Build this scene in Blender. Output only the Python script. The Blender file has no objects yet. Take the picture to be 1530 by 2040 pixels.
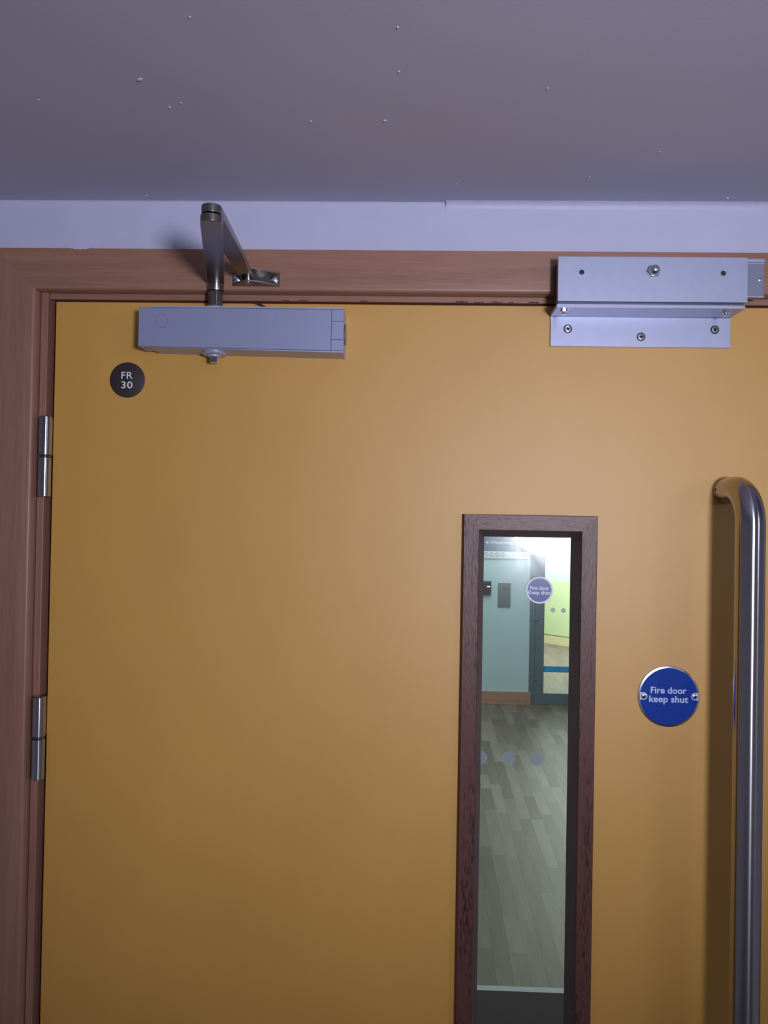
import bpy, bmesh, math, random
from mathutils import Vector, Matrix, noise

PI = math.pi
random.seed(7)
S = bpy.context.scene
COL = S.collection

# ------------------------------------------------------------------ camera
CAM_Z = 1.75
cam = bpy.data.cameras.new('camera')
cam.sensor_fit = 'HORIZONTAL'
cam.sensor_width = 36.0
cam.lens = 36.0 * 1532.0 / 1530.0
cam.clip_start = 0.01
camo = bpy.data.objects.new('camera', cam)
COL.objects.link(camo)
YAW, PITCH, ROLL = 0.0316, 0.0115, 0.0178
camo.matrix_world = (Matrix.Translation((0, 0, CAM_Z)) @ Matrix.Rotation(YAW, 4, 'Z')
                     @ Matrix.Rotation(PI / 2 + PITCH, 4, 'X') @ Matrix.Rotation(ROLL, 4, 'Z'))
S.camera = camo

# ------------------------------------------------------------------ world, lamps, exposure
w = bpy.data.worlds.new('world')
S.world = w
w.use_nodes = True
w.node_tree.nodes['Background'].inputs[0].default_value = (0.50, 0.49, 0.60, 1)
w.node_tree.nodes['Background'].inputs[1].default_value = 0.24


def lamp(name, kind, loc, energy, color, **kw):
    d = bpy.data.lights.new(name, kind)
    d.energy = energy
    d.color = color
    for k, v in kw.items():
        setattr(d, k, v)
    o = bpy.data.objects.new(name, d)
    COL.objects.link(o)
    o.location = loc
    return o


LAMP = Vector((0.44, -0.55, 1.745))
lo_ = lamp('wall_lamp_light', 'SPOT', LAMP, 59.5, (0.84, 0.86, 1.0), shadow_soft_size=0.10, spot_size=math.radians(80), spot_blend=1.0)
lo_.rotation_euler = (Vector((-0.02, 0.954, 1.915)) - LAMP).to_track_quat('-Z', 'Y').to_euler()
lamp('side_lamp_light', 'POINT', (1.75, -0.65, 1.95), 9, (0.84, 0.88, 1.0), shadow_soft_size=0.14)
lamp('hall_ceiling_light', 'AREA', (0.7, 5.4, 2.62), 70, (0.86, 1.0, 0.98), shape='RECTANGLE', size=1.6, size_y=3.6)
lamp('far_room_ceiling_light', 'AREA', (2.2, 9.6, 2.62), 215, (0.96, 0.98, 1.0), shape='RECTANGLE', size=1.2, size_y=1.2)

S.view_settings.view_transform = 'Standard'
S.view_settings.look = 'None'
S.view_settings.gamma = 1.0
S.view_settings.use_curve_mapping = False
S.view_settings.exposure = 0.0


# ------------------------------------------------------------------ materials
def mat(name):
    m = bpy.data.materials.new(name)
    m.use_nodes = True
    nt = m.node_tree
    return m, nt, nt.nodes['Principled BSDF']


def node(nt, t, **kw):
    n = nt.nodes.new(t)
    for k, v in kw.items():
        if k in n.inputs:
            n.inputs[k].default_value = v
        else:
            setattr(n, k, v)
    return n


def coords(nt, scale, rot=(0, 0, 0)):
    tc = node(nt, 'ShaderNodeTexCoord')
    mp = node(nt, 'ShaderNodeMapping')
    mp.inputs['Scale'].default_value = scale
    mp.inputs['Rotation'].default_value = rot
    nt.links.new(tc.outputs['Object'], mp.inputs['Vector'])
    return mp.outputs['Vector']


def ramp(nt, src, stops):
    r = node(nt, 'ShaderNodeValToRGB')
    e = r.color_ramp.elements
    while len(e) < len(stops):
        e.new(0.5)
    for el, (p, c) in zip(e, stops):
        el.position = p
        el.color = (*c, 1)
    nt.links.new(src, r.inputs['Fac'])
    return r.outputs['Color']


def bump(nt, src, p, strength, dist=0.001):
    b = node(nt, 'ShaderNodeBump')
    b.inputs['Strength'].default_value = strength
    b.inputs['Distance'].default_value = dist
    nt.links.new(src, b.inputs['Height'])
    nt.links.new(b.outputs['Normal'], p.inputs['Normal'])


def plain(name, col, rough=0.5, metal=0.0, spec=0.5, var=0.06, nscale=40.0, bmp=0.0, emit=None):
    m, nt, p = mat(name)
    n = node(nt, 'ShaderNodeTexNoise', Scale=nscale, Detail=4.0)
    nt.links.new(coords(nt, (1, 1, 1)), n.inputs['Vector'])
    lo = tuple(c * (1 - var) for c in col)
    hi = tuple(min(1, c * (1 + var)) for c in col)
    nt.links.new(ramp(nt, n.outputs['Fac'], [(0.3, lo), (0.7, hi)]), p.inputs['Base Color'])
    p.inputs['Roughness'].default_value = rough
    p.inputs['Metallic'].default_value = metal
    p.inputs['Specular IOR Level'].default_value = spec
    if bmp:
        bump(nt, n.outputs['Fac'], p, bmp)
    if emit:
        p.inputs['Emission Color'].default_value = (*emit[0], 1)
        p.inputs['Emission Strength'].default_value = emit[1]
    return m


def wood(name, c0, c1, axis, rough=0.4, scale=1.0, bmp=0.15, fine=1.0, spec=0.5, along=22, contrast=0.45):
    """streaky grain running along axis x, y or z"""
    m, nt, p = mat(name)
    s = [34 * scale] * 3
    s['xyz'.index(axis)] = 1.6 * scale
    n = node(nt, 'ShaderNodeTexNoise', Scale=1.0, Detail=6.0, Roughness=0.6, Distortion=0.7)
    nt.links.new(coords(nt, tuple(s)), n.inputs['Vector'])
    s2 = [420 * fine] * 3
    s2['xyz'.index(axis)] = along * fine
    n2 = node(nt, 'ShaderNodeTexNoise', Scale=1.0, Detail=3.0)
    nt.links.new(coords(nt, tuple(s2)), n2.inputs['Vector'])
    mx = node(nt, 'ShaderNodeMath', operation='MULTIPLY_ADD')
    nt.links.new(n2.outputs['Fac'], mx.inputs[0])
    mx.inputs[1].default_value = contrast
    nt.links.new(n.outputs['Fac'], mx.inputs[2])
    md = 0.5 + contrast * 0.5
    nt.links.new(ramp(nt, mx.outputs[0], [(max(0, md - 0.22 - contrast * 0.02), c0), (min(1, md + 0.22), c1)]), p.inputs['Base Color'])
    p.inputs['Roughness'].default_value = rough
    p.inputs['Specular IOR Level'].default_value = spec
    bump(nt, n2.outputs['Fac'], p, bmp, 0.0006)
    return m


def brushed(name, col, rough, aniso=0.85, rot=0.25):
    m, nt, p = mat(name)
    n = node(nt, 'ShaderNodeTexNoise', Scale=1.0, Detail=3.0)
    nt.links.new(coords(nt, (14, 14, 160)), n.inputs['Vector'])
    nt.links.new(ramp(nt, n.outputs['Fac'], [(0.3, tuple(c * 0.94 for c in col)), (0.7, col)]), p.inputs['Base Color'])
    p.inputs['Metallic'].default_value = 1
    p.inputs['Roughness'].default_value = rough
    p.inputs['Anisotropic'].default_value = aniso
    p.inputs['Anisotropic Rotation'].default_value = rot
    t = node(nt, 'ShaderNodeTangent', direction_type='RADIAL', axis='Z')
    nt.links.new(t.outputs[0], p.inputs['Tangent'])
    return m


M = {}
# yellow painted door: faint brush streaks and blotches
m, nt, p = mat('yellow_door_paint')
n = node(nt, 'ShaderNodeTexNoise', Scale=1.0, Detail=5.0, Roughness=0.6)
nt.links.new(coords(nt, (5, 5, 3)), n.inputs['Vector'])
nt.links.new(ramp(nt, n.outputs['Fac'], [(0.3, (0.565, 0.292, 0.046)), (0.7, (0.625, 0.328, 0.056))]), p.inputs['Base Color'])
n2 = node(nt, 'ShaderNodeTexNoise', Scale=1.0, Detail=4.0)
nt.links.new(coords(nt, (90, 90, 300)), n2.inputs['Vector'])
bump(nt, n2.outputs['Fac'], p, 0.06, 0.0004)
p.inputs['Roughness'].default_value = 0.52
p.inputs['Specular IOR Level'].default_value = 1.0
M['door'] = m
# grey ceiling emulsion with fine roller texture
m, nt, p = mat('ceiling_paint')
n = node(nt, 'ShaderNodeTexNoise', Scale=1.0, Detail=4.0)
nt.links.new(coords(nt, (4, 4, 4)), n.inputs['Vector'])
nt.links.new(ramp(nt, n.outputs['Fac'], [(0.3, (0.46, 0.45, 0.58)), (0.7, (0.49, 0.475, 0.61))]), p.inputs['Base Color'])
n2 = node(nt, 'ShaderNodeTexNoise', Scale=260.0, Detail=3.0)
nt.links.new(coords(nt, (1, 1, 1)), n2.inputs['Vector'])
bump(nt, n2.outputs['Fac'], p, 0.12, 0.0008)
p.inputs['Roughness'].default_value = 0.7
M['ceiling'] = m
M['white'] = plain('white_wall_paint', (0.52, 0.53, 0.71), 0.5, var=0.03, nscale=14, bmp=0.05)
M['fillet'] = plain('white_caulk', (0.55, 0.56, 0.74), 0.35, var=0.03, nscale=60, bmp=0.25)
M['wood_x'] = wood('beech_frame_across', (0.250, 0.118, 0.080), (0.36, 0.185, 0.130), 'x', 0.42)
M['wood_z'] = wood('beech_frame_upright', (0.250, 0.118, 0.086), (0.345, 0.180, 0.135), 'z', 0.42)
M['bead_x'] = wood('dark_hardwood_across', (0.040, 0.015, 0.012), (0.155, 0.075, 0.065), 'x', 0.42, 2.2, 0.6, 0.9, 0.4, 90, 1.0)
M['bead_z'] = wood('dark_hardwood_upright', (0.040, 0.013, 0.010), (0.115, 0.046, 0.038), 'z', 0.42, 2.2, 0.6, 0.9, 0.4, 90, 1.0)
M['reveal'] = plain('brown_reveal_lining', (0.108, 0.068, 0.062), 0.5, var=0.08, nscale=30)
M['silver'] = plain('silver_painted_metal', (0.38, 0.41, 0.62), 0.40, 0.5, var=0.02, nscale=400)
M['silver_edge'] = plain('silver_painted_edge', (0.44, 0.47, 0.66), 0.4, 0.4, var=0.02)
M['alu'] = plain('satin_aluminium', (0.43, 0.46, 0.63), 0.42, 0.5, var=0.025, nscale=90)
M['alu_grey'] = plain('grey_aluminium', (0.24, 0.26, 0.36), 0.45, 0.4, var=0.02)
M['nickel'] = plain('dark_nickel', (0.29, 0.265, 0.255), 0.28, 1.0, var=0.05, nscale=200)
M['chrome'] = plain('zinc_plated_steel', (0.72, 0.73, 0.76), 0.2, 1.0, var=0.04)
M['steel'] = brushed('satin_stainless', (0.46, 0.45, 0.49), 0.22, 0.92)
M['hinge'] = brushed('satin_hinge_steel', (0.44, 0.43, 0.46), 0.24, 0.9)
M['black'] = plain('black_rubber_and_gap_shade', (0.012, 0.011, 0.012), 0.6)  # also stands in for shade lying in gaps
M['dark_steel'] = plain('dark_armature_steel', (0.11, 0.12, 0.17), 0.4, 0.5)
M['brown'] = plain('dark_brown_plastic', (0.035, 0.026, 0.027), 0.5, var=0.05)
M['blue'] = plain('blue_sign_enamel', (0.003, 0.042, 0.33), 0.22, var=0.03)
M['sticker_blue'] = plain('blue_vinyl', (0.030, 0.045, 0.26), 0.3, spec=0.3, var=0.03)
M['print'] = plain('white_print', (0.80, 0.80, 0.86), 0.5, var=0.02)
M['sign_print'] = plain('pale_blue_white_print', (0.52, 0.62, 0.86), 0.5, var=0.02)
M['hall_wall'] = plain('pale_hall_paint', (0.53, 0.69, 0.73), 0.6, var=0.03, nscale=2)
M['hall_skirt'] = wood('hall_skirting_oak', (0.40, 0.22, 0.13), (0.50, 0.29, 0.18), 'x', 0.4)
M['frame_grey'] = plain('grey_powder_coat', (0.130, 0.172, 0.198), 0.4, var=0.05)
M['lime'] = plain('lime_wall_paint', (0.68, 0.78, 0.40), 0.6, var=0.03, nscale=3)
M['glow_lime'] = plain('glow_tinted_wall_paint', (0.62, 0.76, 0.66), 0.6, var=0.03, nscale=3)  # reflected glow put into this paler wall colour
M['cream'] = plain('cream_skirting', (0.78, 0.70, 0.36), 0.5, var=0.03)
M['line'] = plain('dark_shadow_line', (0.10, 0.10, 0.05), 0.6)  # a shadow line given as dark colour
M['tape'] = plain('blue_glass_tape', (0.010, 0.36, 0.72), 0.5)
M['trim'] = plain('dull_aluminium_trim', (0.30, 0.30, 0.31), 0.6, 0.2)
M['mat'] = plain('dark_entrance_matting', (0.036, 0.023, 0.020), 0.9, var=0.3, nscale=300, bmp=0.5)
M['reader'] = plain('black_reader_plastic', (0.03, 0.025, 0.035), 0.3)
M['far_dot'] = plain('pale_dot_film', (0.80, 0.84, 0.80), 0.6, var=0.02)
M['led'] = plain('red_led', (0.9, 0.2, 0.25), 0.4, emit=((1, 0.35, 0.4), 6.0))
M['panel'] = plain('grey_steel_plate', (0.17, 0.21, 0.22), 0.45, 0.3, var=0.05)
M['panel_dark'] = plain('dark_button', (0.08, 0.10, 0.11), 0.4)
M['board'] = plain('slate_sign_board', (0.10, 0.15, 0.22), 0.45, var=0.03)
M['board_white'] = plain('white_sign_board', (0.72, 0.80, 0.82), 0.5, var=0.02)
M['board_ink'] = plain('grey_pictogram_ink', (0.20, 0.27, 0.32), 0.5)
M['slab'] = plain('floor_screed', (0.10, 0.10, 0.09), 0.7)
M['carpet'] = plain('grey_carpet', (0.16, 0.15, 0.15), 0.9, var=0.2, nscale=400)


def plank_mat(name, island):
    m, nt, p = mat(name)
    if island:
        g = node(nt, 'ShaderNodeNewGeometry')
        rnd = g.outputs['Random Per Island']
    else:
        g = node(nt, 'ShaderNodeObjectInfo')
        rnd = g.outputs['Random']
    base = ramp(nt, rnd, [(0.0, (0.155, 0.126, 0.092)), (1.0, (0.190, 0.158, 0.120))]) if island else ramp(nt, rnd, [(0.0, (0.125, 0.098, 0.070)), (0.35, (0.150, 0.121, 0.088)),
                          (0.7, (0.180, 0.150, 0.112)), (1.0, (0.225, 0.190, 0.148))])
    n = node(nt, 'ShaderNodeTexNoise', Scale=1.0, Detail=4.0)
    nt.links.new(coords(nt, (30, 2, 30)), n.inputs['Vector'])
    k = ramp(nt, n.outputs['Fac'], [(0.3, (0.85, 0.85, 0.85)), (0.7, (1.1, 1.1, 1.1))])
    mx = node(nt, 'ShaderNodeMix', data_type='RGBA', blend_type='MULTIPLY')
    mx.inputs['Factor'].default_value = 1
    nt.links.new(base, mx.inputs['A'])
    nt.links.new(k, mx.inputs['B'])
    nt.links.new(mx.outputs['Result'], p.inputs['Base Color'])
    p.inputs['Roughness'].default_value = 0.45
    p.inputs['Specular IOR Level'].default_value = 0.12
    return m


M['plank'] = plank_mat('floor_strip', False)
M['plank_island'] = plank_mat('floor_strip_field', True)


def glass_mat(name, smudge):
    m = bpy.data.materials.new(name)
    m.use_nodes = True
    nt = m.node_tree
    for n_ in list(nt.nodes):
        nt.nodes.remove(n_)
    out = node(nt, 'ShaderNodeOutputMaterial')
    tr = node(nt, 'ShaderNodeBsdfTransparent')
    tr.inputs[0].default_value = (0.95, 0.985, 0.97, 1)
    gl = node(nt, 'ShaderNodeBsdfGlossy')
    gl.inputs['Roughness'].default_value = 0.0
    fr = node(nt, 'ShaderNodeFresnel')
    fr.inputs['IOR'].default_value = 1.5
    m1 = node(nt, 'ShaderNodeMixShader')
    nt.links.new(fr.outputs[0], m1.inputs[0])
    nt.links.new(tr.outputs[0], m1.inputs[1])
    nt.links.new(gl.outputs[0], m1.inputs[2])
    last = m1
    if smudge:                                   # greasy film on the pane
        g2 = node(nt, 'ShaderNodeBsdfGlossy')
        g2.inputs['Roughness'].default_value = 0.16
        nz = node(nt, 'ShaderNodeTexNoise', Scale=1.0, Detail=5.0, Roughness=0.65, Distortion=1.2)
        nt.links.new(coords(nt, (16, 16, 9), (0, 0.6, 0)), nz.inputs['Vector'])
        mr = node(nt, 'ShaderNodeMapRange')
        mr.inputs['From Min'].default_value = 0.35
        mr.inputs['From Max'].default_value = 0.75
        mr.inputs['To Min'].default_value = smudge * 0.5
        mr.inputs['To Max'].default_value = smudge * 1.5
        nt.links.new(nz.outputs['Fac'], mr.inputs['Value'])
        m2 = node(nt, 'ShaderNodeMixShader')
        nt.links.new(mr.outputs[0], m2.inputs[0])
        nt.links.new(m1.outputs[0], m2.inputs[1])
        nt.links.new(g2.outputs[0], m2.inputs[2])
        last = m2
    nt.links.new(last.outputs[0], out.inputs['Surface'])
    return m


M['glass'] = glass_mat('fire_glass', 0.020)
M['hall_glass'] = glass_mat('clear_glass', 0)
m = bpy.data.materials.new('frosted_dot_film')
m.use_nodes = True
nt = m.node_tree
p = nt.nodes['Principled BSDF']
p.inputs['Base Color'].default_value = (0.42, 0.44, 0.50, 1)
p.inputs['Roughness'].default_value = 0.6
nz = node(nt, 'ShaderNodeTexNoise', Scale=300.0)
mr = node(nt, 'ShaderNodeMapRange')
mr.inputs['To Min'].default_value = 0.50
mr.inputs['To Max'].default_value = 0.60
nt.links.new(nz.outputs['Fac'], mr.inputs['Value'])
nt.links.new(mr.outputs[0], p.inputs['Alpha'])
M['dot'] = m


# ------------------------------------------------------------------ mesh builder
class MB:
    def __init__(self):
        self.bm = bmesh.new()

    def face(self, pts):
        self.bm.faces.new([self.bm.verts.new(q) for q in pts])

    def hexa(self, a, b):
        """a, b: two quads (four points each, same winding), joined into a solid"""
        va = [self.bm.verts.new(q) for q in a]
        vb = [self.bm.verts.new(q) for q in b]
        n_ = len(a)
        self.bm.faces.new(va)
        self.bm.faces.new(vb[::-1])
        for i in range(n_):
            j = (i + 1) % n_
            self.bm.faces.new((va[j], va[i], vb[i], vb[j]))

    loft = hexa

    def box(self, x0, x1, y0, y1, z0, z1):
        self.hexa([(x0, y0, z0), (x1, y0, z0), (x1, y0, z1), (x0, y0, z1)],
                  [(x0, y1, z0), (x1, y1, z0), (x1, y1, z1), (x0, y1, z1)])

    def rings(self, rings, cap=True):
        vs = [[self.bm.verts.new(q) for q in r] for r in rings]
        n_ = len(vs[0])
        for a, b in zip(vs, vs[1:]):
            for i in range(n_):
                j = (i + 1) % n_
                self.bm.faces.new((a[i], a[j], b[j], b[i]))
        if cap:
            self.bm.faces.new(vs[0][::-1])
            self.bm.faces.new(vs[-1])

    def lathe(self, c, axis, prof, seg=32, phase=0.0, cap=True):
        """prof: list of (radius, distance along axis from c)"""
        ax = Vector(axis).normalized()
        u = ax.orthogonal().normalized()
        if abs(ax.z) < 0.5:
            u = (Vector((0, 0, 1)) - ax * ax.z).normalized()
        else:
            u = Vector((1, 0, 0))
        v = ax.cross(u)
        c = Vector(c)
        R_ = []
        for r, h in prof:
            R_.append([c + ax * h + (u * math.cos(phase + 2 * PI * i / seg) + v * math.sin(phase + 2 * PI * i / seg)) * max(r, 1e-5)
                       for i in range(seg)])
        self.rings(R_, cap)

    def torus(self, c, axis, R0, r, seg=40, rs=8, a0=0.0, a1=2 * PI):
        ax = Vector(axis).normalized()
        u = Vector((0, 0, 1)) if abs(ax.z) < 0.5 else Vector((1, 0, 0))
        v = ax.cross(u)
        c = Vector(c)
        full = abs(a1 - a0 - 2 * PI) < 1e-6
        R_ = []
        for i in range(seg + 1):
            t = a0 + (a1 - a0) * i / seg
            d = u * math.cos(t) + v * math.sin(t)
            R_.append([c + d * (R0 + r * math.cos(s)) + ax * r * math.sin(s)
                       for s in [2 * PI * k / rs for k in range(rs)]])
        self.rings(R_, not full)

    def tube(self, pts, r, seg=32):
        pts = [Vector(q) for q in pts]
        R_ = []
        u = None
        for i, q in enumerate(pts):
            t = (pts[min(i + 1, len(pts) - 1)] - pts[max(i - 1, 0)]).normalized()
            if u is None:
                u = Vector((1, 0, 0))
            u = (u - t * u.dot(t)).normalized()
            v = t.cross(u)
            R_.append([q + (u * math.cos(2 * PI * k / seg) + v * math.sin(2 * PI * k / seg)) * r for k in range(seg)])
        self.rings(R_)

    def prism(self, pts, h0, h1, plane='xz'):
        if plane == 'xz':
            a = [(x, h0, z) for x, z in pts]
            b = [(x, h1, z) for x, z in pts]
        elif plane == 'xy':
            a = [(x, y, h0) for x, y in pts]
            b = [(x, y, h1) for x, y in pts]
        else:
            a = [(h0, y, z) for y, z in pts]
            b = [(h1, y, z) for y, z in pts]
        self.loft(a, b)

    def build(self, name, material, parent=None, loc=None, bevel=0.0, segs=2, angle=35):
        bmesh.ops.remove_doubles(self.bm, verts=self.bm.verts, dist=1e-7)
        bmesh.ops.recalc_face_normals(self.bm, faces=self.bm.faces)
        org = Vector(loc) if loc is not None else (parent_origin(parent) if parent else None)
        if org is None:
            xs = [v.co for v in self.bm.verts]
            org = Vector(((min(c.x for c in xs) + max(c.x for c in xs)) / 2,
                          (min(c.y for c in xs) + max(c.y for c in xs)) / 2, min(c.z for c in xs)))
        for v in self.bm.verts:
            v.co -= org
        me = bpy.data.meshes.new(name)
        self.bm.to_mesh(me)
        self.bm.free()
        for f in me.polygons:
            f.use_smooth = True
        me.set_sharp_from_angle(angle=math.radians(angle))
        o = bpy.data.objects.new(name, me)
        me.materials.append(material)
        COL.objects.link(o)
        if parent:
            o.parent = parent
            o.location = org - parent_origin(parent)
        else:
            o.location = org
        ORG[o.name] = org
        if bevel:
            md = o.modifiers.new('bevel', 'BEVEL')
            md.width = bevel
            md.segments = segs
            md.limit_method = 'ANGLE'
            md.angle_limit = math.radians(40)
            md.harden_normals = True
        return o


ORG = {}


def parent_origin(o):
    return ORG[o.name]


def tag(o, label=None, cat=None, group=None, kind=None):
    if label:
        o['label'] = label
    if cat:
        o['category'] = cat
    if group:
        o['group'] = group
    if kind:
        o['kind'] = kind
    return o


def empty(name, loc, label=None, cat=None, kind=None, group=None):
    o = bpy.data.objects.new(name, None)
    COL.objects.link(o)
    o.location = loc
    o.empty_display_size = 0.02
    ORG[o.name] = Vector(loc)
    return tag(o, label, cat, group, kind)


def box(name, dims, material, parent=None, bevel=0.0, segs=2, **kw):
    b = MB()
    b.box(*dims)
    return b.build(name, material, parent, bevel=bevel, segs=segs, **kw)


def mitred(side, x0, x1, z0, z1, prof, name, material, parent, bevel=0.0, cut=None):
    """moulding around a rectangle, mitred; prof = [(u inwards from the outer edge, y)]"""
    b = MB()
    if side in 'TB':
        zz = (lambda u: z1 - u) if side == 'T' else (lambda u: z0 + u)
        lo, hi = cut if cut else (None, None)
        A = [(lo if lo is not None else x0 + u, y, zz(u)) for u, y in prof]
        B = [(x1 - u, y, zz(u)) for u, y in prof]
    else:
        xx = (lambda u: x0 + u) if side == 'L' else (lambda u: x1 - u)
        A = [(xx(u), y, z1 - u) for u, y in prof]
        B = [(xx(u), y, z0 + u) for u, y in prof]
    b.loft(A, B)
    return b.build(name, material, parent, bevel=bevel)


def text(name, body, x0, x1, z0, z1, y, material, parent, bold=0.0, thick=0.00015, keep=False, spacing=1.0):
    """flat lettering facing the camera side (-y), fitted between x0..x1 and z0..z1 (of a capital)"""
    cu = bpy.data.curves.new(name, 'FONT')
    cu.body = body
    cu.size = 1.0
    cu.offset = bold
    cu.space_character = spacing
    cu.resolution_u = 4
    tmp = bpy.data.objects.new(name + '_tmp', cu)
    COL.objects.link(tmp)
    dg = bpy.context.evaluated_depsgraph_get()
    me0 = bpy.data.meshes.new_from_object(tmp.evaluated_get(dg))
    bpy.data.objects.remove(tmp)
    bm = bmesh.new()
    bm.from_mesh(me0)
    xs = [v.co.x for v in bm.verts]
    sx = (x1 - x0) / (max(xs) - min(xs))
    sz = (z1 - z0) / 0.729
    mn = min(xs)
    b = MB()
    b.bm.free()
    b.bm = bm
    for v in bm.verts:
        v.co = Vector((x0 + (v.co.x - mn) * sx, y, z0 + v.co.y * sz))
    r = bmesh.ops.extrude_face_region(bm, geom=list(bm.faces))
    for e in r['geom']:
        if isinstance(e, bmesh.types.BMVert):
            e.co.y -= thick
    return b.build(name, material, parent)


def disc(c, r, y0, y1, seg=48, edge=0.0):
    """disc lying in the xz plane between y0 (front) and y1"""
    b = MB()
    h = y1 - y0
    if edge:
        pr = [(r, 0), (r, h - edge), (r - edge * 0.3, h - edge * 0.3), (r - edge, h)]
    else:
        pr = [(r, 0), (r, h)]
    b.lathe((c[0], y1, c[1]), (0, -1, 0), pr, seg)
    return b


# ================================================================== the setting
D = 0.954            # plane of the door's face and of the wall
CEIL = 2.147
HEAD = 2.0195        # top of the door
DX0, DX1 = -0.449, 0.477

wall = empty('wall_front', (0, 1.03, 0), 'bluish white painted wall strip above the wooden door frame', 'wall', 'structure')
b = MB()
b.box(-1.6, -0.4575, D, 1.10, 0, CEIL)
b.box(0.4855, 1.8, D, 1.10, 0, CEIL)
b.box(-0.4575, 0.4855, D, 1.10, 2.0302, CEIL)
b.build('wall_plaster', M['white'], wall)
b = MB()
pts = [(-0.427 + 0.03 * k / 14, 2.0812 - 0.0019 * math.sin(PI * k / 14) ** 0.8 - 0.0003 * math.sin(k * 1.9)) for k in range(15)]
pts += [(-0.397, 2.0822), (-0.427, 2.0822)]
b.prism(pts, 0.9353, D)
tag(b.build('paint_drip', M['white'], wall), kind='stuff')

ceil = box('ceiling', (-1.6, 1.8, -2.2, 1.10, CEIL, CEIL + 0.06), M['ceiling'])
tag(ceil, 'low grey painted ceiling with small paint specks above the door', 'ceiling', kind='structure')
ORG['ceiling'] = Vector(ceil.location)
b = MB()
for (x, y, a, c, k) in [(-0.2508, 0.6864, 0.0042, 0.0022, 0.4), (-0.2378, 0.7329, 0.0014, 0.0012, 0), (-0.2246, 0.7249, 0.001, 0.001, 0),
                        (-0.0154, 0.6135, 0.0012, 0.0017, 0), (-0.0149, 0.6742, 0.0012, 0.001, 0), (-0.104, 0.7587, 0.0013, 0.0011, 0),
                        (-0.03, 0.757, 0.0024, 0.0010, 0.1), (0.3779, 0.935, 0.0022, 0.0009, 0), (-0.33, 0.935, 0.002, 0.0008, 0),
                        (-0.36, 0.72, 0.001, 0.001, 0), (0.05, 0.90, 0.001, 0.001, 0), (-0.18, 0.6, 0.001, 0.0012, 0), (0.12, 0.70, 0.001, 0.0008, 0),
                        (0.26, 0.82, 0.0011, 0.0008, 0), (0.2, 0.88, 0.0009, 0.0009, 0)]:
    R_ = []
    for s, h in ((1, 0), (0.9, 0.0006), (0.55, 0.0011), (0.1, 0.0013)):
        s *= 0.85
        R_.append([(x + s * (a * math.cos(t) * math.cos(k) + c * math.sin(t) * math.sin(k)),
                    y + s * (-a * math.cos(t) * math.sin(k) + c * math.sin(t) * math.cos(k)), CEIL + 0.0001 - h)
                   for t in [2 * PI * i / 12 for i in range(12)]])
    b.rings(R_)
tag(b.build('paint_speck', M['white'], ceil), kind='stuff')

# caulk fillet where wall meets ceiling: thin on the left, thicker from a break above the frame
def fillet(x0, x1, r, name_parent):
    b = MB()
    n_ = 40
    R_ = []
    for i in range(n_ + 1):
        x = x0 + (x1 - x0) * i / n_
        rr = r * (1 + 0.14 * noise.noise(Vector((x * 22, 3.1, 0))))
        ring = [(x, D + 0.0005, CEIL + 0.0005), (x, D - rr, CEIL + 0.0005)]
        for k in range(1, 6):
            t = k / 6 * PI / 2
            ring.append((x, D - rr + rr * math.sin(t) * 0.92, CEIL - rr + rr * math.cos(t)))
        ring.append((x, D + 0.0005, CEIL - rr))
        R_.append(ring)
    b.rings(R_)
    return b.build('caulk_bead', M['fillet'], name_parent, angle=60)


tr2 = empty('trim_2', (0, D, CEIL), 'white caulked joint line between wall and ceiling', 'caulk joint', 'structure')
fillet(-1.6, 0.0385, 0.0034, tr2)
fillet(0.0400, 1.8, 0.0092, tr2)

# door frame: mitred architrave, lining, stop
fr = empty('trim_1', (0, D, 0), 'pinkish brown wooden door frame with mitred corner around the yellow door', 'door frame', 'structure')
AX0, AX1, AZ1 = -0.5185, 0.5465, 2.0808
prof = [(0, 0.936), (0.0470, 0.936), (0.0490, 0.9366), (0.0503, 0.9380), (0.0510, 0.9405), (0.0510, D), (0, D)]
mitred('T', AX0, AX1, -1.0, AZ1, prof, 'architrave', M['wood_x'], fr)
for sd in 'LR':
    mitred(sd, AX0, AX1, -0.051, AZ1, prof, 'architrave', M['wood_z'], fr)
# lining edge seen between architrave and door
b = MB(); b.box(-0.457, 0.485, 0.9535, 1.10, 2.0222, 2.0301); b.build('lining', M['wood_x'], fr, bevel=0.0012)
b = MB(); b.box(-0.4662, -0.457, 0.9500, 1.10, 0, 2.0301); b.build('lining', M['wood_z'], fr, bevel=0.0012)
b = MB(); b.box(0.485, 0.4942, 0.9500, 1.10, 0, 2.0301); b.build('lining', M['wood_z'], fr, bevel=0.0012)
b = MB(); b.box(-0.4568, 0.4848, 1.001, 1.03, 2.005, 2.0221); b.build('door_stop', M['wood_x'], fr)
b = MB(); b.box(-0.4568, -0.437, 1.001, 1.03, 0, 2.005); b.build('door_stop', M['wood_z'], fr)
b = MB(); b.box(0.467, 0.4848, 1.001, 1.03, 0, 2.005); b.build('door_stop', M['wood_z'], fr)
# chipped dark scuffs on the lower edge of the head lining
b = MB()
for (x, l, h) in [(0.062, 0.018, 0.0022), (0.083, 0.014, 0.0014), (0.105, 0.016, 0.0016), (0.123, 0.008, 0.001), (0.150, 0.014, 0.0018),
                  (-0.135, 0.014, 0.0011), (-0.158, 0.012, 0.001), (-0.06, 0.01, 0.0008)]:
    pts = [(x - l / 2, 2.0228), (x + l / 2, 2.0228)]
    for k in range(5, 0, -1):
        pts.append((x - l / 2 + l * k / 6, 2.0230 + h * random.uniform(0.25, 1)))
    b.prism(pts, 0.9533, 0.9540)
tag(b.build('scuff', M['black'], fr), kind='stuff')

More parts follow.
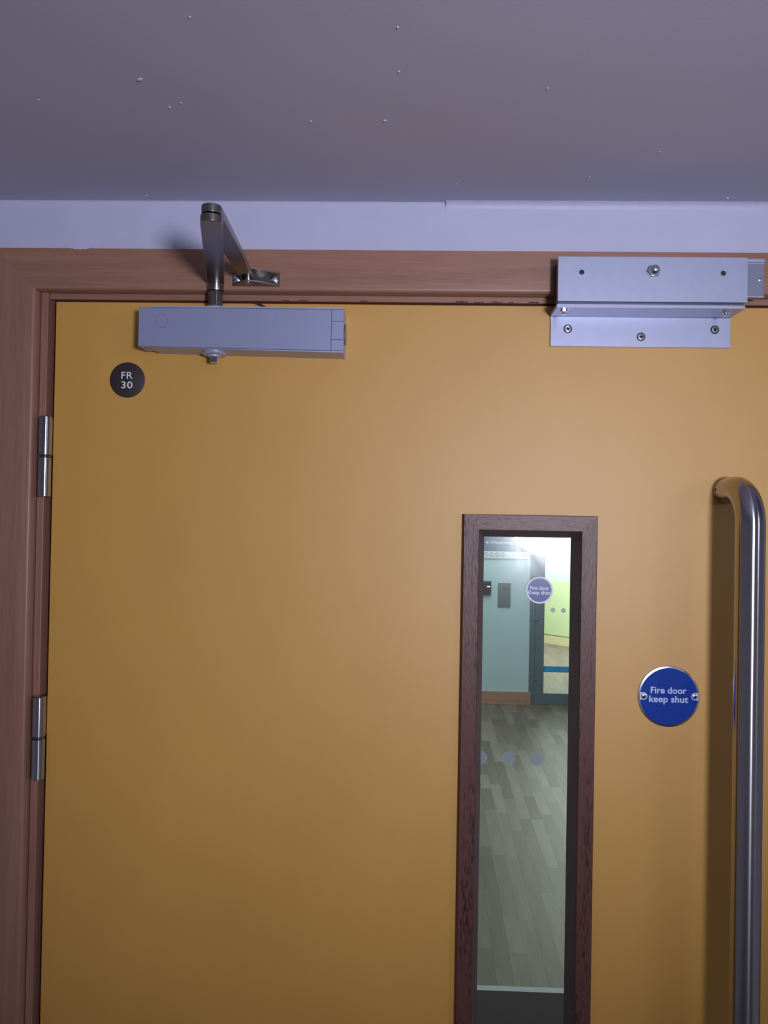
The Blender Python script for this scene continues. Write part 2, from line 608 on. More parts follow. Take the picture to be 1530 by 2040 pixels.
# ------------------------------------------------------------------ the yellow door
door = empty('door_1', (0, D, 0), 'yellow painted fire door with a narrow glazed panel', 'door', 'structure')
GX0, GX1, GZ0, GZ1 = 0.0682, 0.2312, 0.880, 1.7602        # outer edges of the glazing beads
OX0, OX1, OZ0, OZ1 = 0.079, 0.2204, 0.891, 1.7494          # hole through the leaf
b = MB()
xs = [DX0, OX0, OX1, DX1]
zs = [0.006, OZ0, OZ1, HEAD]
grid = {}
for yi, y in enumerate((D, 0.998)):
    for i, x in enumerate(xs):
        for j, z in enumerate(zs):
            grid[yi, i, j] = b.bm.verts.new((x, y, z))
for i in range(3):
    for j in range(3):
        if (i, j) == (1, 1):
            continue
        for yi in (0, 1):
            b.bm.faces.new([grid[yi, i, j], grid[yi, i + 1, j], grid[yi, i + 1, j + 1], grid[yi, i, j + 1]])
for i in range(3):
    for j in (0, 3):
        b.bm.faces.new([grid[0, i, j], grid[0, i + 1, j], grid[1, i + 1, j], grid[1, i, j]])
        b.bm.faces.new([grid[0, j, i], grid[0, j, i + 1], grid[1, j, i + 1], grid[1, j, i]])
for (p0, p1) in [((1, 1), (2, 1)), ((1, 2), (2, 2)), ((1, 1), (1, 2)), ((2, 1), (2, 2))]:
    b.bm.faces.new([grid[0, *p0], grid[0, *p1], grid[1, *p1], grid[1, *p0]])
leaf = b.build('door_leaf', M['door'], door, bevel=0.0012)

bp = [(0, 0.9462), (0.0008, 0.9455), (0.0171, 0.9455), (0.0186, 0.9455), (0.0193, 0.9462), (0.0190, 0.9692), (0.0109, 0.9692), (0.0109, D - 0.0001), (0, D - 0.0001)]
mitred('T', GX0, GX1, GZ0, GZ1, [(u, min(y + 0.00015, 0.9693)) for u, y in bp], 'glazing_bead', M['bead_x'], door, cut=(0.0853, 99))
b = MB()
b.loft([(GX0 + 0.0002, 0.9456, GZ1), (0.0852, 0.9456, GZ1), (0.0852, 0.9456, GZ1 - 0.0168)],
       [(GX0 + 0.0002, D, GZ1), (0.0852, D, GZ1), (0.0852, D, GZ1 - 0.0168)])
b.build('glazing_bead', M['bead_x'], door)
for sd in 'LR':
    mitred(sd, GX0, GX1, GZ0, GZ1, bp, 'glazing_bead', M['bead_z'], door)
mitred('B', GX0, GX1, GZ0, GZ1, bp, 'glazing_bead', M['bead_x'], door)
lp = [(0.0193, 0.9470), (0.0276, 0.9692), (0.0191, 0.9692)]
for sd in 'TBLR':
    mitred(sd, GX0, GX1, GZ0, GZ1, lp, 'reveal_lining', M['reveal'], door)
bq = [(u, 1.9442 - y) for u, y in bp]
for sd in 'TBLR':
    mitred(sd, GX0, GX1, GZ0, GZ1, [(u, y + 0.0080 - 0.0003) for u, y in bq], 'back_bead', M['bead_z' if sd in 'LR' else 'bead_x'], door)
glass = box('glass_pane', (0.0800, 0.2194, 0.9695, 0.9750, 0.893, 1.7484), M['glass'], door)
for x in (0.0962, 0.1310, 0.1665, 0.2015):
    if x < 0.2:
        disc((x, 1.4540), 0.0087, 0.9752, 0.9756, 32).build('frosted_dot', M['dot'], glass)

# hinges
def hinge(zt, zb):
    zc = (zt + zb) / 2
    hx, hy, r = -0.4537, 0.9435, 0.0077
    h = MB()
    h.lathe((hx, hy, zb), (0, 0, 1), [(r * 0.85, 0), (r, 0.0008), (r, zc - 0.0022 - zb), (r * 0.93, zc - 0.0016 - zb)], 32)
    root = h.build('hinge', M['hinge'], door)
    h = MB()
    h.lathe((hx, hy, zc), (0, 0, 1), [(r * 0.93, 0.0016), (r, 0.0022), (r, zt - 0.0016 - zc), (r * 0.8, zt - 0.0004 - zc), (r * 0.35, zt - zc)], 32)
    h.build('upper_knuckle', M['hinge'], root)
    h = MB()
    h.lathe((hx, hy, zc), (0, 0, 1), [(r * 0.8, -0.0018), (r * 0.8, 0.0018)], 24)
    h.build('bearing_gap', M['black'], root)
    h = MB()
    h.lathe((hx, hy, zc), (0, 0, 1), [(r * 0.9, -0.0005), (r * 0.96, 0), (r * 0.9, 0.0005)], 24)
    h.build('bearing_ring', M['hinge'], root)
    h = MB()
    h.box(hx + 0.001, -0.4492, hy - 0.001, 0.985, zc + 0.002, zt - 0.002)
    h.build('hinge_leaf', M['hinge'], root)
    h = MB()
    h.box(-0.4568, -0.4545, hy + 0.001, 0.985, zb + 0.002, zc - 0.002)
    h.build('hinge_leaf', M['black'], root)  # leaf coloured black for the shade in the gap here
    for z in (zc - 0.012, zb + 0.012):
        h = MB()
        h.lathe((-0.4545, 0.951, z), (1, 0, 0), [(0.0026, 0), (0.0022, 0.0012), (0.0008, 0.0018)], 16)
        h.build('screw', M['chrome'], root)


hinge(1.8733, 1.7722)
hinge(1.5252, 1.4221)

# tubular pull handle
HX, HY, HR = 0.3885, 0.886, 0.0160
zt, zb, br = 1.7940, 0.780, 0.042
pts = [(HX, D - 0.0002, zt), (HX, D - 0.010, zt), (HX, HY + br, zt)]
for k in range(1, 13):
    t = k / 12 * PI / 2
    pts.append((HX, HY + br - br * math.sin(t), zt - br + br * math.cos(t)))
nz_ = 30
for k in range(1, nz_):
    pts.append((HX, HY, zt - br + (zb - zt + 2 * br) * k / nz_))
for k in range(0, 13):
    t = k / 12 * PI / 2
    pts.append((HX, HY + br - br * math.cos(t), zb + br - br * math.sin(t)))
pts += [(HX, D - 0.010, zb), (HX, D - 0.0002, zb)]
b = MB()
b.tube(pts, HR, 48)
ph = tag(b.build('pull_handle', M['steel'], door, loc=(HX, HY, 1.2), angle=60), 'long tubular brushed stainless pull handle')
b = MB()
b.lathe((HX - HR + 0.0004, D - 0.008, zt + 0.001), (-1, 0, 0.1), [(0.0022, 0), (0.0018, 0.0006)], 14)
b.build('grub_screw', M['black'], ph)
# black rubber end sticking out above the closer
b = MB()
b.prism([(-0.200, 2.0199), (-0.192, 2.0199), (-0.180, 2.0140), (-0.186, 2.0140)], 0.9520, 0.9545)
b.build('seal_strip', M['black'], door)


# ================================================================== things on the door
# ------------------------------------------------------------------ overhead closer
cl = empty('door_closer', (-0.205, D, 1.95), 'silver grey overhead door closer with folded dark metal arm above the door', 'door closer')
BF = 0.9180
b = MB()
b.hexa([(-0.3160, BF + 0.0015, 1.9548), (-0.0815, BF + 0.0015, 1.9505), (-0.0815, BF + 0.0015, 2.0046), (-0.3160, BF + 0.0015, 2.0052)],
       [(-0.3160, D - 0.0002, 1.9548), (-0.0815, D - 0.0002, 1.9505), (-0.0815, D - 0.0002, 2.0046), (-0.3160, D - 0.0002, 2.0052)])
body = b.build('closer_body', M['silver_edge'], cl, bevel=0.0007)
b = MB()
b.hexa([(-0.3296, 0.9160, 1.9555), (-0.0962, 0.9160, 1.9529), (-0.0962, 0.9160, 2.0022), (-0.3294, 0.9160, 2.0027)],
       [(-0.3296, BF + 0.0012, 1.9555), (-0.0962, BF + 0.0012, 1.9529), (-0.0962, BF + 0.0012, 2.0022), (-0.3294, BF + 0.0012, 2.0027)])
cover = b.build('cover_plate', M['silver'], cl, bevel=0.0004)
for za, zb_, zc_, zd in ((2.0032, 2.0052, 2.0028, 2.0046), (1.9548, 1.9549, 1.9505, 1.9523)):
    b = MB()
    b.hexa([(-0.3158, 0.9168, za), (-0.0817, 0.9168, zc_), (-0.0817, 0.9168, zd), (-0.3158, 0.9168, zb_)],
           [(-0.3158, BF + 0.0014, za), (-0.0817, BF + 0.0014, zc_), (-0.0817, BF + 0.0014, zd), (-0.3158, BF + 0.0014, zb_)])
    b.build('edge_lip', M['silver_edge'], body)
b = MB()
b.box(-0.3294, -0.3165, BF, D - 0.010, 1.9556, 2.0022)
b.build('cover_end', M['silver'], cl, bevel=0.0005)
b = MB()
b.torus((-0.3016, 0.9160, 1.9861), (0, -1, 0), 0.0078, 0.00026, 48, 6)
b.build('embossed_ring', M['alu_grey'], cover)
for z0, z1, f in ((1.9529, 1.9658, 0.9163), (1.9662, 1.9877, 0.9158), (1.9881, 2.0022, 0.9163)):
    box('end_block', (-0.0958, -0.0818, f, BF + 0.0012, z0, z1), M['silver'], cl, bevel=0.0003)
b = MB()
b.torus((-0.0815, 0.938, 1.977), (1, 0, 0), 0.0125, 0.0009, 40, 6)
b.build('end_screw_rim', M['dark_steel'], body)
SX, SY = -0.2415, 0.9360
b = MB()   # spindle and hub above
b.lathe((SX, SY, 2.0044), (0, 0, 1), [(0.0136, 0), (0.0136, 0.0030), (0.0125, 0.0042)], 36)
b.build('spindle_washer', M['silver'], cl)
b = MB()
b.lathe((SX, SY, 2.0086), (0, 0, 1), [(0.0094, 0), (0.0094, 0.0190), (0.0088, 0.0196)], 8, PI / 8)
b.build('spindle', M['nickel'], cl, bevel=0.0008)
b = MB()   # spindle end below
b.lathe((SX, SY, 1.9538), (0, 0, -1), [(0.0148, 0), (0.0150, 0.0026), (0.0138, 0.0040), (0.0085, 0.0044), (0.0078, 0.0064)], 36)
b.build('spindle_collar', M['silver_edge'], cl)
b = MB()
b.box(SX - 0.0047, SX + 0.0047, SY - 0.0047, SY + 0.0047, 1.9405, 1.9476)
b.build('square_spindle_end', M['chrome'], cl, bevel=0.0005)

EX, EY = -0.1968, 0.7410      # elbow


def slab_arm(x0, y0, h0, x1, y1, h1, zb0, zb1, t0, t1, name, taper=0.35):
    """flat steel bar with half-round ends; (x0, y0) and (x1, y1) are the two pivots, h the half widths"""
    p0, p1 = Vector((x0, y0)), Vector((x1, y1))
    d = (p1 - p0).normalized()
    n_ = Vector((d.y, -d.x))
    L = (p1 - p0).length
    out = []
    for k in range(13):
        a = -PI / 2 + PI * k / 12
        out.append(p1 + (d * math.cos(a) + n_ * math.sin(a)) * h1)
    out.append(p0 + d * L * taper + n_ * h1)
    for k in range(13):
        a = PI / 2 + PI * k / 12
        out.append(p0 + (d * math.cos(a) + n_ * math.sin(a)) * h0)
    out.append(p0 + d * L * taper - n_ * h1)
    lo, hi = [], []
    for q in out:
        t = max(0, min(1, (q - p0).dot(d) / L))
        z = zb0 + (zb1 - zb0) * t
        lo.append((q.x, q.y, z))
        hi.append((q.x, q.y, z + t0 + (t1 - t0) * t))
    b = MB()
    b.loft(lo, hi)
    return b.build(name, M['nickel'], cl, bevel=0.0007, segs=2, angle=30)


AZ = 2.0362
main = slab_arm(SX, SY, 0.0102, EX, EY, 0.0108, 2.0372, AZ, 0.0085, 0.0076, 'main_arm', 0.2)
b = MB()
b.lathe((SX, SY, 2.0284), (0, 0, 1), [(0.0099, 0), (0.0102, 0.0012), (0.0104, 0.0085), (0.0102, 0.012), (0.0095, 0.0165)], 36)
b.build('arm_hub', M['nickel'], main)
b = MB()
b.lathe((EX, EY, AZ + 0.0070), (0, 0, 1), [(0.0050, 0), (0.0050, 0.0022)], 24)
b.build('elbow_washer', M['black'], cl)
FX, FY = -0.2005, 0.9235
UZ = AZ + 0.0090
slab_arm(FX, FY, 0.0075, EX, EY, 0.0099, 2.0400, UZ, 0.0066, 0.0084, 'forearm', 0.45)
b = MB()
b.lathe((EX, EY, UZ + 0.0083), (0, 0, 1), [(0.0060, 0), (0.0056, 0.0008), (0.0030, 0.0012)], 24)
b.build('elbow_rivet', M['nickel'], cl)
# foot bracket on the frame
bx0, bx1, bz0, bz1, by = -0.2205, -0.1625, 2.0355, 2.0512, 0.9358
b = MB()
b.box(bx0, bx1, by - 0.0016, by, bz0, bz1)
tri = [(bx0, by), (bx1, by), (bx1, by - 0.0022), (-0.1915, by - 0.0205), (-0.2040, by - 0.0205), (bx0, by - 0.0022)]
b.prism(tri, bz0 - 0.0004, bz0 + 0.0012, 'xy')
b.prism(tri, bz1 - 0.0012, bz1 + 0.0004, 'xy')
foot = b.build('foot_bracket', M['nickel'], cl)
b = MB()
b.lathe((-0.1985, by - 0.0145, bz0 - 0.0008), (0, 0, 1), [(0.0034, 0), (0.0034, bz1 - bz0 + 0.0016)], 20)
b.build('pivot_pin', M['chrome'], foot)
for x in (-0.2150, -0.1695):
    b = MB()
    b.lathe((x, by - 0.0016, 2.0432), (0, -1, 0), [(0.0048, 0), (0.0047, 0.0012), (0.0030, 0.0024), (0.0006, 0.0028)], 24)
    b.build('screw', M['chrome'], foot)


# ------------------------------------------------------------------ magnetic lock on the frame
def pozi_screw(x, z, y, r, parent, spin=0.2):
    """countersunk screw head facing -y with a cross recess and a dark rim"""
    b = MB()
    b.lathe((x, y + 0.0002, z), (0, -1, 0), [(r * 1.0, 0), (r * 0.99, 0.0004), (r * 0.74, 0.0005)], 28, cap=True)
    rim = b.build('screw', M['black'], parent)
    b = MB()
    b.lathe((x, y - 0.0002, z), (0, -1, 0), [(r * 0.76, 0), (r * 0.72, 0.0007), (r * 0.4, 0.0009)], 28)
    b.build('screw_head', M['chrome'], rim)
    b = MB()
    for a in (spin, spin + PI / 2):
        ca, sa = math.cos(a), math.sin(a)
        l, t = r * 0.42, r * 0.14
        pts = [(x + ca * u - sa * v, z + sa * u + ca * v) for u, v in ((-l, -t), (l, -t), (l, t), (-l, t))]
        b.prism(pts, y - 0.0013, y - 0.0009)
    b.build('cross_recess', M['black'], rim)


lk = empty('magnetic_lock', (0.29, 0.936, 2.02), 'pale aluminium magnetic lock box on the frame with dome nut', 'door lock')
box('cover_plate', (0.1717, 0.3925, 0.9100, 0.9130, 2.0131, 2.0660), M['alu'], lk, bevel=0.0003)
b = MB()
b.box(0.1725, 0.3925, 0.9132, 0.9240, 2.0135, 2.0650)
b.build('magnet_body', M['alu_grey'], lk, bevel=0.0008)
b = MB()
b.box(0.1712, 0.3945, 0.9240, 0.9358, 2.0150, 2.0630)
b.build('gap_shade_block', M['black'], lk, bevel=0.003)  # black block put in for the shadowed gap behind the body
b = MB()   # terminal housing on the right end
b.box(0.3925, 0.4182, 0.9255, 0.9358, 2.0240, 2.0690)
hs = b.build('terminal_housing', M['alu_grey'], lk, bevel=0.0003)
box('top_lip', (0.3927, 0.4182, 0.9238, 0.9256, 2.0652, 2.0692), M['alu'], hs, bevel=0.0002)
box('groove_lip', (0.3927, 0.4182, 0.9242, 0.9256, 2.0630, 2.0642), M['alu'], hs)
box('bottom_lip', (0.3927, 0.4182, 0.9238, 0.9256, 2.0233, 2.0246), M['alu'], hs)
b = MB()
b.lathe((0.4132, 0.9255, 2.0452), (0, -1, 0), [(0.0022, 0), (0.0021, 0.0006), (0.0012, 0.001)], 18)
b.build('screw', M['chrome'], hs)
for x in (0.1994, 0.3641):
    b = MB()
    b.torus((x, 0.9100, 2.0472), (0, -1, 0), 0.0032, 0.00045, 28, 6)
    ho = b.build('fixing_hole', M['alu'], lk)
    b = MB()
    b.lathe((x, 0.9101, 2.0472), (0, -1, 0), [(0.0030, 0), (0.0029, 0.0003)], 24)
    b.build('hole_shadow', M['black'], ho)
b = MB()
b.lathe((0.2826, 0.9100, 2.0485), (0, -1, 0), [(0.0078, 0), (0.0080, 0.0006), (0.0080, 0.0034), (0.0070, 0.0042)], 6, PI / 6 + 0.15)
nut = b.build('hex_nut', M['chrome'], lk, bevel=0.0003)
b = MB()
b.lathe((0.2826, 0.9060, 2.0487), (0, -1, 0), [(0.0062, 0), (0.0061, 0.0018)] + [(0.0060 * math.cos(t), 0.0018 + 0.0055 * math.sin(t)) for t in (0.25, 0.5, 0.75, 1.0, 1.25, 1.5)], 28)
b.build('nut_dome', M['chrome'], nut)

ab = empty('armature_bracket', (0.28, D, 1.969), 'pale aluminium angle bracket screwed to the door under the magnetic lock', 'bracket')
pl = box('door_plate', (0.1713, 0.3900, 0.9510, D - 0.0001, 1.9690, 2.0055), M['alu'], ab, bevel=0.0003)
b = MB()
b.hexa([(0.1709, 0.9100, 2.0054), (0.3900, 0.9100, 2.0057), (0.3900, 0.9100, 2.0096), (0.1709, 0.9100, 2.0098)],
       [(0.1709, D - 0.0001, 2.0054), (0.3900, D - 0.0001, 2.0057), (0.3900, D - 0.0001, 2.0096), (0.1709, D - 0.0001, 2.0098)])
b.build('top_flange', M['alu'], ab, bevel=0.0003)
box('armature_plate', (0.1730, 0.3890, 0.9135, 0.9340, 2.0099, 2.0129), M['dark_steel'], ab)
pozi_screw(0.1923, 1.9905, 0.9510, 0.0053, ab, 0.5)
pozi_screw(0.2818, 1.9815, 0.9510, 0.0053, ab, 0.1)
pozi_screw(0.3711, 1.9911, 0.9510, 0.0053, ab, 0.8)
for x in (0.1812, 0.3725):
    b = MB()
    b.lathe((x, 0.9215, 2.0056), (0, 0, -1), [(0.0040, 0), (0.0040, 0.0024)], 6)
    bo = b.build('flange_bolt', M['chrome'], ab, bevel=0.0002)
    b = MB()
    b.lathe((x, 0.9215, 2.0034), (0, 0, -1), [(0.0024, 0), (0.0024, 0.0030), (0.0018, 0.0034)], 18)
    b.build('bolt_end', M['chrome'], bo)

# ------------------------------------------------------------------ signs
fd = disc((-0.3556, 1.9212), 0.0222, D - 0.0012, D - 0.0001, 56, 0.0004).build('fire_rating_disc', M['brown'])
tag(fd, 'small round dark brown disc reading FR 30 below the closer', 'sign')
text('lettering', 'FR', -0.3630, -0.3488, 1.9228, 1.9317, D - 0.0012, M['print'], fd, bold=0.004, spacing=1.05)
text('lettering', '30', -0.3630, -0.3487, 1.9107, 1.9196, D - 0.0012, M['print'], fd, bold=0.004, spacing=1.05)

SCX, SCZ = 0.3218, 1.5417
fs = disc((SCX, SCZ), 0.0374, D - 0.0016, D - 0.0001, 64, 0.0008).build('fire_door_sign', M['chrome'])
tag(fs, 'round blue metal sign reading Fire door keep shut beside the handle', 'sign')
disc((SCX, SCZ), 0.0347, D - 0.0019, D - 0.0015, 64).build('blue_face', M['blue'], fs)
for x, z in ((0.2914, 1.5417), (0.3531, 1.5424)):
    s_ = 1 if x < SCX else -1
    b = MB()
    pts = [(x + s_ * 0.0045 * math.sin(PI * k / 12), z + 0.0045 * math.cos(PI * k / 12)) for k in range(13)]
    pts += [(x - s_ * 0.0045, z - 0.0045), (x - s_ * 0.0045, z + 0.0045)]
    b.prism(pts, D - 0.0022, D - 0.0018)
    t_ = b.build('screw_tab', M['alu'], fs)
    b = MB()
    b.lathe((x, D - 0.0021, z), (0, -1, 0), [(0.0034, 0), (0.0032, 0.0006), (0.0018, 0.0012)], 24)
    b.build('screw', M['chrome'], t_)
    b = MB()
    for a in (0.6, 0.6 + PI / 2):
        ca, sa = math.cos(a), math.sin(a)
        b.prism([(x + ca * u - sa * v, z + sa * u + ca * v) for u, v in ((-0.0016, -0.0005), (0.0016, -0.0005), (0.0016, 0.0005), (-0.0016, 0.0005))], D - 0.0036, D - 0.0031)
    b.build('cross_recess', M['black'], t_)
text('lettering', 'Fire door', 0.2998, 0.3432, 1.5455, 1.5535, D - 0.0019, M['sign_print'], fs, bold=0.022)
text('lettering', 'keep shut', 0.2980, 0.3452, 1.5348, 1.5428, D - 0.0019, M['sign_print'], fs, bold=0.022)

TX, TZ, TY = 0.1658, 1.6667, 0.9750
st_ = disc((TX, TZ), 0.0168, TY + 0.0001, TY + 0.0005, 56).build('fire_door_sticker', M['print'])
tag(st_, 'small round blue sticker reading Fire door Keep shut on the glass panel', 'sticker')

# the sticker is printed on the face towards the viewer: the layers sit on the pane's front side
st_.location.y = 0.9692
ORG[st_.name] = Vector(st_.location)
disc((TX, TZ), 0.0148, 0.9688, 0.9691, 56).build('blue_face', M['sticker_blue'], st_)
text('lettering', 'Fire door', TX - 0.0122, TX + 0.0119, TZ + 0.0006, TZ + 0.0054, 0.9688, M['print'], st_, bold=0.02)
text('lettering', 'Keep shut', TX - 0.0140, TX + 0.0135, TZ - 0.0052, TZ - 0.0004, 0.9688, M['print'], st_, bold=0.02)

# ================================================================== near floor and the hall beyond the glass
tag(box('floor', (-1.6, 1.8, -2.2, 1.10, -0.06, 0), M['carpet']), 'grey floor in front of the door', 'floor', kind='structure')
HY0, HYW = 1.10, 7.48
hf = tag(box('floor.001', (-2.0, 4.2, HY0, 13.2, -0.06, -0.008), M['slab']), 'pale wood strip floor of the hall beyond the glass', 'floor', kind='structure')
ORG[hf.name] = Vector(hf.location)

SW = 0.0662                                # width of one strip
DIR = Vector((0.0358, 1.0, 0)).normalized()
ANG = -math.atan2(0.0358, 1.0)
lens_ = (0.28, 0.38, 0.5, 0.64)
pm = []
for L in lens_:
    b = MB()
    b.box(-SW / 2, SW / 2, -L / 2 + 0.0001, L / 2 - 0.0001, -0.008, 0)
    bmesh.ops.recalc_face_normals(b.bm, faces=b.bm.faces)
    me = bpy.data.meshes.new('plank')
    b.bm.to_mesh(me)
    b.bm.free()
    me.materials.append(M['plank'])
    pm.append(me)
rng = random.Random(3)
field = MB()
count = 0
perp = Vector((DIR.y, -DIR.x, 0))
base = Vector((0.5407, 4.114, 0))
for i in range(-34, 44):
    gap = 0.0009 if i % 2 == 0 else 0.0       # every second joint is the open board joint
    s = -3.2 - rng.random() * 0.6
    while s < 9.0:
        k = rng.randrange(4)
        L = lens_[k]
        c = base + perp * ((i + 0.5) * SW + (0.0011 if i % 2 == 0 else -0.0011) * 0) + DIR * (s + L / 2)
        s += L
        if not (-1.9 < c.x < 4.1 and HY0 + 0.35 < c.y < 12.8):
            continue
        lo = 0.10 * c.y - 0.22
        hi = 0.215 * c.y + 0.15
        if 2.8 < c.y < HYW + 0.05 and lo < c.x < hi and count < 295:
            o = bpy.data.objects.new('plank', pm[k])
            COL.objects.link(o)
            o.parent = hf
            o.location = c - ORG[hf.name]
            o.rotation_euler = (0, 0, ANG)
            if gap:
                o.scale.x = (SW - gap) / SW
            count += 1
        else:
            hw = SW / 2 - gap / 2
            q = [c + perp * a * hw + DIR * d * (L / 2 - 0.0001) for a, d in ((-1, -1), (1, -1), (1, 1), (-1, 1))]
            field.hexa([(v.x, v.y, -0.008) for v in q], [(v.x, v.y, 0) for v in q])
tag(field.build('plank_field', M['plank_island'], hf), kind='stuff')

hc = tag(box('ceiling.001', (-2.0, 4.2, HY0, 13.2, 2.68, 2.74), M['white']), 'hall ceiling beyond the glass panel', 'ceiling', kind='structure')
mt = empty('entrance_mat', (0.4, 2.0, 0), 'dark entrance mat with aluminium edge trim seen low through the glass', 'mat')
box('mat_pile', (-0.45, 1.25, 1.22, 2.899, 0.0002, 0.006), M['mat'], mt)
box('edge_trim', (-0.45, 1.25, 2.899, 2.931, 0.0002, 0.0065), M['trim'], mt, bevel=0.001)
box('edge_shadow_strip', (-0.45, 1.25, 2.931, 2.938, 0.0002, 0.0012), M['black'], mt)  # black strip put in for the shadow gap along the trim

WB = HYW
bw = tag(box('wall_back', (-2.0, 1.1885, WB, WB + 0.15, 0, 2.68), M['hall_wall']), 'pale grey green hall wall seen through the glass', 'wall', kind='structure')
tag(box('baseboard_back', (-2.0, 1.2095, WB - 0.018, WB - 0.0001, 0, 0.1265), M['hall_skirt'], bevel=0.003), 'light brown wooden skirting board of the hall wall', 'skirting', kind='structure')

# grey framed glass door beside that wall
d2 = empty('door_2', (1.7, WB, 0), 'grey framed glass door with a blue stripe at the end of the hall', 'door', 'structure')
b = MB(); b.box(1.1888, 1.2405, WB + 0.001, WB + 0.10, 0, 2.3); b.build('frame_post', M['frame_grey'], d2, bevel=0.002)
b = MB(); b.box(2.34, 2.40, WB + 0.001, WB + 0.10, 0, 2.3); b.build('frame_post', M['frame_grey'], d2, bevel=0.002)
b = MB(); b.box(1.1888, 2.40, WB + 0.001, WB + 0.10, 2.3, 2.68); b.build('frame_head', M['frame_grey'], d2)
b = MB(); b.box(1.2425, 1.3322, WB + 0.006, WB + 0.06, 0.008, 2.29); b.build('stile', M['frame_grey'], d2, bevel=0.002)
b = MB(); b.box(2.25, 2.338, WB + 0.006, WB + 0.06, 0.008, 2.29); b.build('stile', M['frame_grey'], d2, bevel=0.002)
b = MB(); b.box(1.3322, 2.25, WB + 0.006, WB + 0.06, 0.008, 0.112); b.build('rail', M['frame_grey'], d2, bevel=0.002)
b = MB(); b.box(1.3322, 2.25, WB + 0.006, WB + 0.06, 2.18, 2.29); b.build('rail', M['frame_grey'], d2, bevel=0.002)
g2 = box('glass_pane', (1.3322, 2.25, WB + 0.030, WB + 0.036, 0.112, 2.18), M['hall_glass'], d2)
b = MB(); b.box(1.3322, 2.25, WB + 0.0275, WB + 0.0298, 0.314, 0.3710); b.build('blue_stripe', M['tape'], g2)
for k in range(8):
    disc((1.416 + 0.101 * k, 0.914 - 0.001 * k), 0.024, WB + 0.0285, WB + 0.0298, 24).build('frosted_dot', M['far_dot'], g2)
b = MB(); b.lathe((1.585, WB - 0.045, 1.02), (0, 0, 1), [(0.014, 0), (0.014, 0.62)], 20)
hb = b.build('pull_bar', M['alu'], d2)
for z in (1.10, 1.56):
    b = MB(); b.lathe((1.585, WB + 0.030, z), (0, -1, 0), [(0.009, 0), (0.009, 0.075)], 14); b.build('bar_mount', M['alu'], hb)
# hinge cover lines on the grey post
for z in (0.24, 0.82):
    b = MB(); b.box(1.236, 1.270, WB - 0.004, WB + 0.006, z, z + 0.012); b.build('hinge_edge', M['alu_grey'], d2)

# the room beyond: angled lime wall with skirting
A_, B_ = Vector((0.95, 12.44, 0)), Vector((3.9, 9.58, 0))
dd = (B_ - A_).normalized()
nn = Vector((dd.y, -dd.x, 0))
if nn.y > 0:
    nn = -nn


def wall_slab(name, z0, z1, t0, t1, material, parent=None):
    b = MB()
    q = [A_ + nn * t0, B_ + nn * t0, B_ + nn * t1, A_ + nn * t1]
    b.hexa([(v.x, v.y, z0) for v in q], [(v.x, v.y, z1) for v in q])
    return b.build(name, material, parent)


wr = tag(wall_slab('wall_right', 0, 2.68, -0.12, 0, M['glow_lime']), 'lime green wall of the room behind the hall glass door', 'wall', kind='structure')
ORG[wr.name] = Vector(wr.location)
wall_slab('lime_below_glow', 0.128, 0.93, 0.0002, 0.010, M['lime'], wr)  # added lime layer; the wall above it carries the painted glow
wall_slab('skirting_shadow_line', 0.122, 0.134, 0.0002, 0.016, M['line'], wr)  # dark strip painting the shadow line above the skirting
tag(wall_slab('baseboard_right', 0, 0.122, 0.0002, 0.020, M['cream']), 'cream skirting under the lime green wall', 'skirting', kind='structure')

# ------------------------------------------------------------------ things on the hall wall
cr = empty('card_reader', (0.755, WB, 1.058), 'black card reader with a red light on the hall wall', 'card reader')
box('reader_case', (0.700, 0.8115, WB - 0.03, WB - 0.0002, 1.0575, 1.1870), M['reader'], cr, bevel=0.006, segs=3)
box('indicator_light', (0.772, 0.800, WB - 0.0315, WB - 0.0298, 1.131, 1.139), M['led'], cr)
cp = empty('call_panel', (0.939, WB, 0.94), 'grey metal call panel on the hall wall beside the card reader', 'wall panel')
box('face_plate', (0.8787, 0.9995, WB - 0.012, WB - 0.0002, 0.9402, 1.1705), M['panel'], cp, bevel=0.002)
box('button', (0.928, 0.951, WB - 0.016, WB - 0.0122, 1.105, 1.131), M['panel_dark'], cp, bevel=0.001)
box('speaker_slot', (0.925, 0.953, WB - 0.0135, WB - 0.0122, 1.028, 1.034), M['alu_grey'], cp)

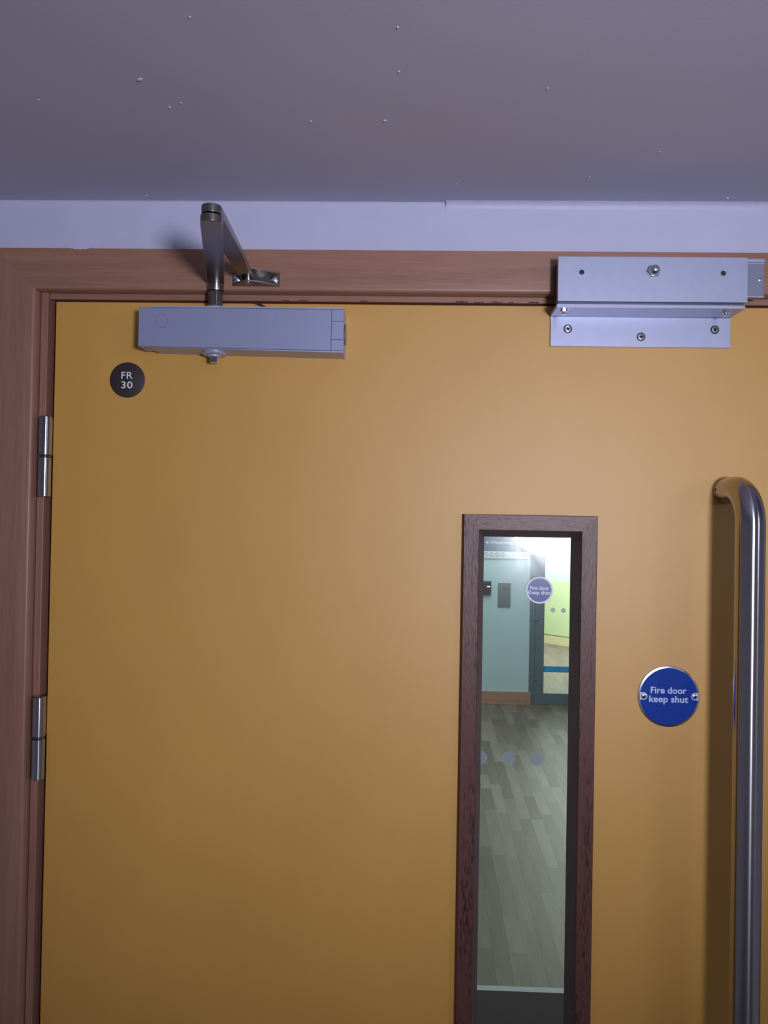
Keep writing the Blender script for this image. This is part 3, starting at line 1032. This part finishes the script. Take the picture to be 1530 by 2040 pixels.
ds = empty('direction_sign', (0.7, WB, 1.4), 'slate wall sign with white lettering above a strip of round pictograms', 'sign')
bd = box('sign_board', (0.30, 1.154, WB - 0.012, WB - 0.0002, 1.4745, 1.82), M['board'], ds)
stp = box('pictogram_strip', (0.30, 1.160, WB - 0.013, WB - 0.0002, 1.4060, 1.4740), M['board_white'], ds)
text('lettering', 'le Dispensing', 0.7540, 1.0120, 1.5500, 1.5770, WB - 0.012, M['board_white'], ds, bold=0.012, thick=0.001)
for k, x in enumerate((0.7606, 0.8139, 0.8647, 0.9155)):
    z = 1.4425
    b = MB()
    b.torus((x, WB - 0.0132, z), (0, -1, 0), 0.0205, 0.0023, 32, 6)
    ic = b.build('pictogram_ring', M['board_ink'], stp)
    b = MB()
    y0, y1 = WB - 0.0145, WB - 0.0131
    if k == 2:      # seated figure with a wheel
        b.torus((x + 0.001, WB - 0.0135, z - 0.004), (0, -1, 0), 0.0075, 0.0012, 20, 5)
        b.prism([(x - 0.006, z + 0.010), (x - 0.003, z + 0.010), (x - 0.001, z), (x + 0.009, z - 0.010), (x + 0.006, z - 0.011), (x - 0.004, z)], y0, y1)
    elif k == 3:    # figure in a dress
        b.prism([(x - 0.0025, z + 0.006), (x + 0.0025, z + 0.006), (x + 0.007, z - 0.007), (x + 0.002, z - 0.007), (x + 0.002, z - 0.013), (x - 0.002, z - 0.013), (x - 0.002, z - 0.007), (x - 0.007, z - 0.007)], y0, y1)
    else:           # standing figure
        b.prism([(x - 0.005, z + 0.006), (x + 0.005, z + 0.006), (x + 0.005, z - 0.004), (x + 0.003, z - 0.004), (x + 0.003, z - 0.013), (x - 0.003, z - 0.013), (x - 0.003, z - 0.004), (x - 0.005, z - 0.004)], y0, y1)
    b.lathe((x, y1, z + 0.0105), (0, -1, 0), [(0.0028, 0), (0.0028, 0.0012)], 12)
    b.build('pictogram', M['board_ink'], ic)
b = MB()
x, z = 1.1306, 1.4425
b.prism([(x, z + 0.018), (x + 0.016, z + 0.001), (x + 0.010, z + 0.001), (x + 0.003, z + 0.008), (x + 0.003, z - 0.018), (x - 0.003, z - 0.018), (x - 0.003, z + 0.008), (x - 0.010, z + 0.001), (x - 0.016, z + 0.001)], WB - 0.0145, WB - 0.0131)
b.build('arrow', M['board_ink'], stp)
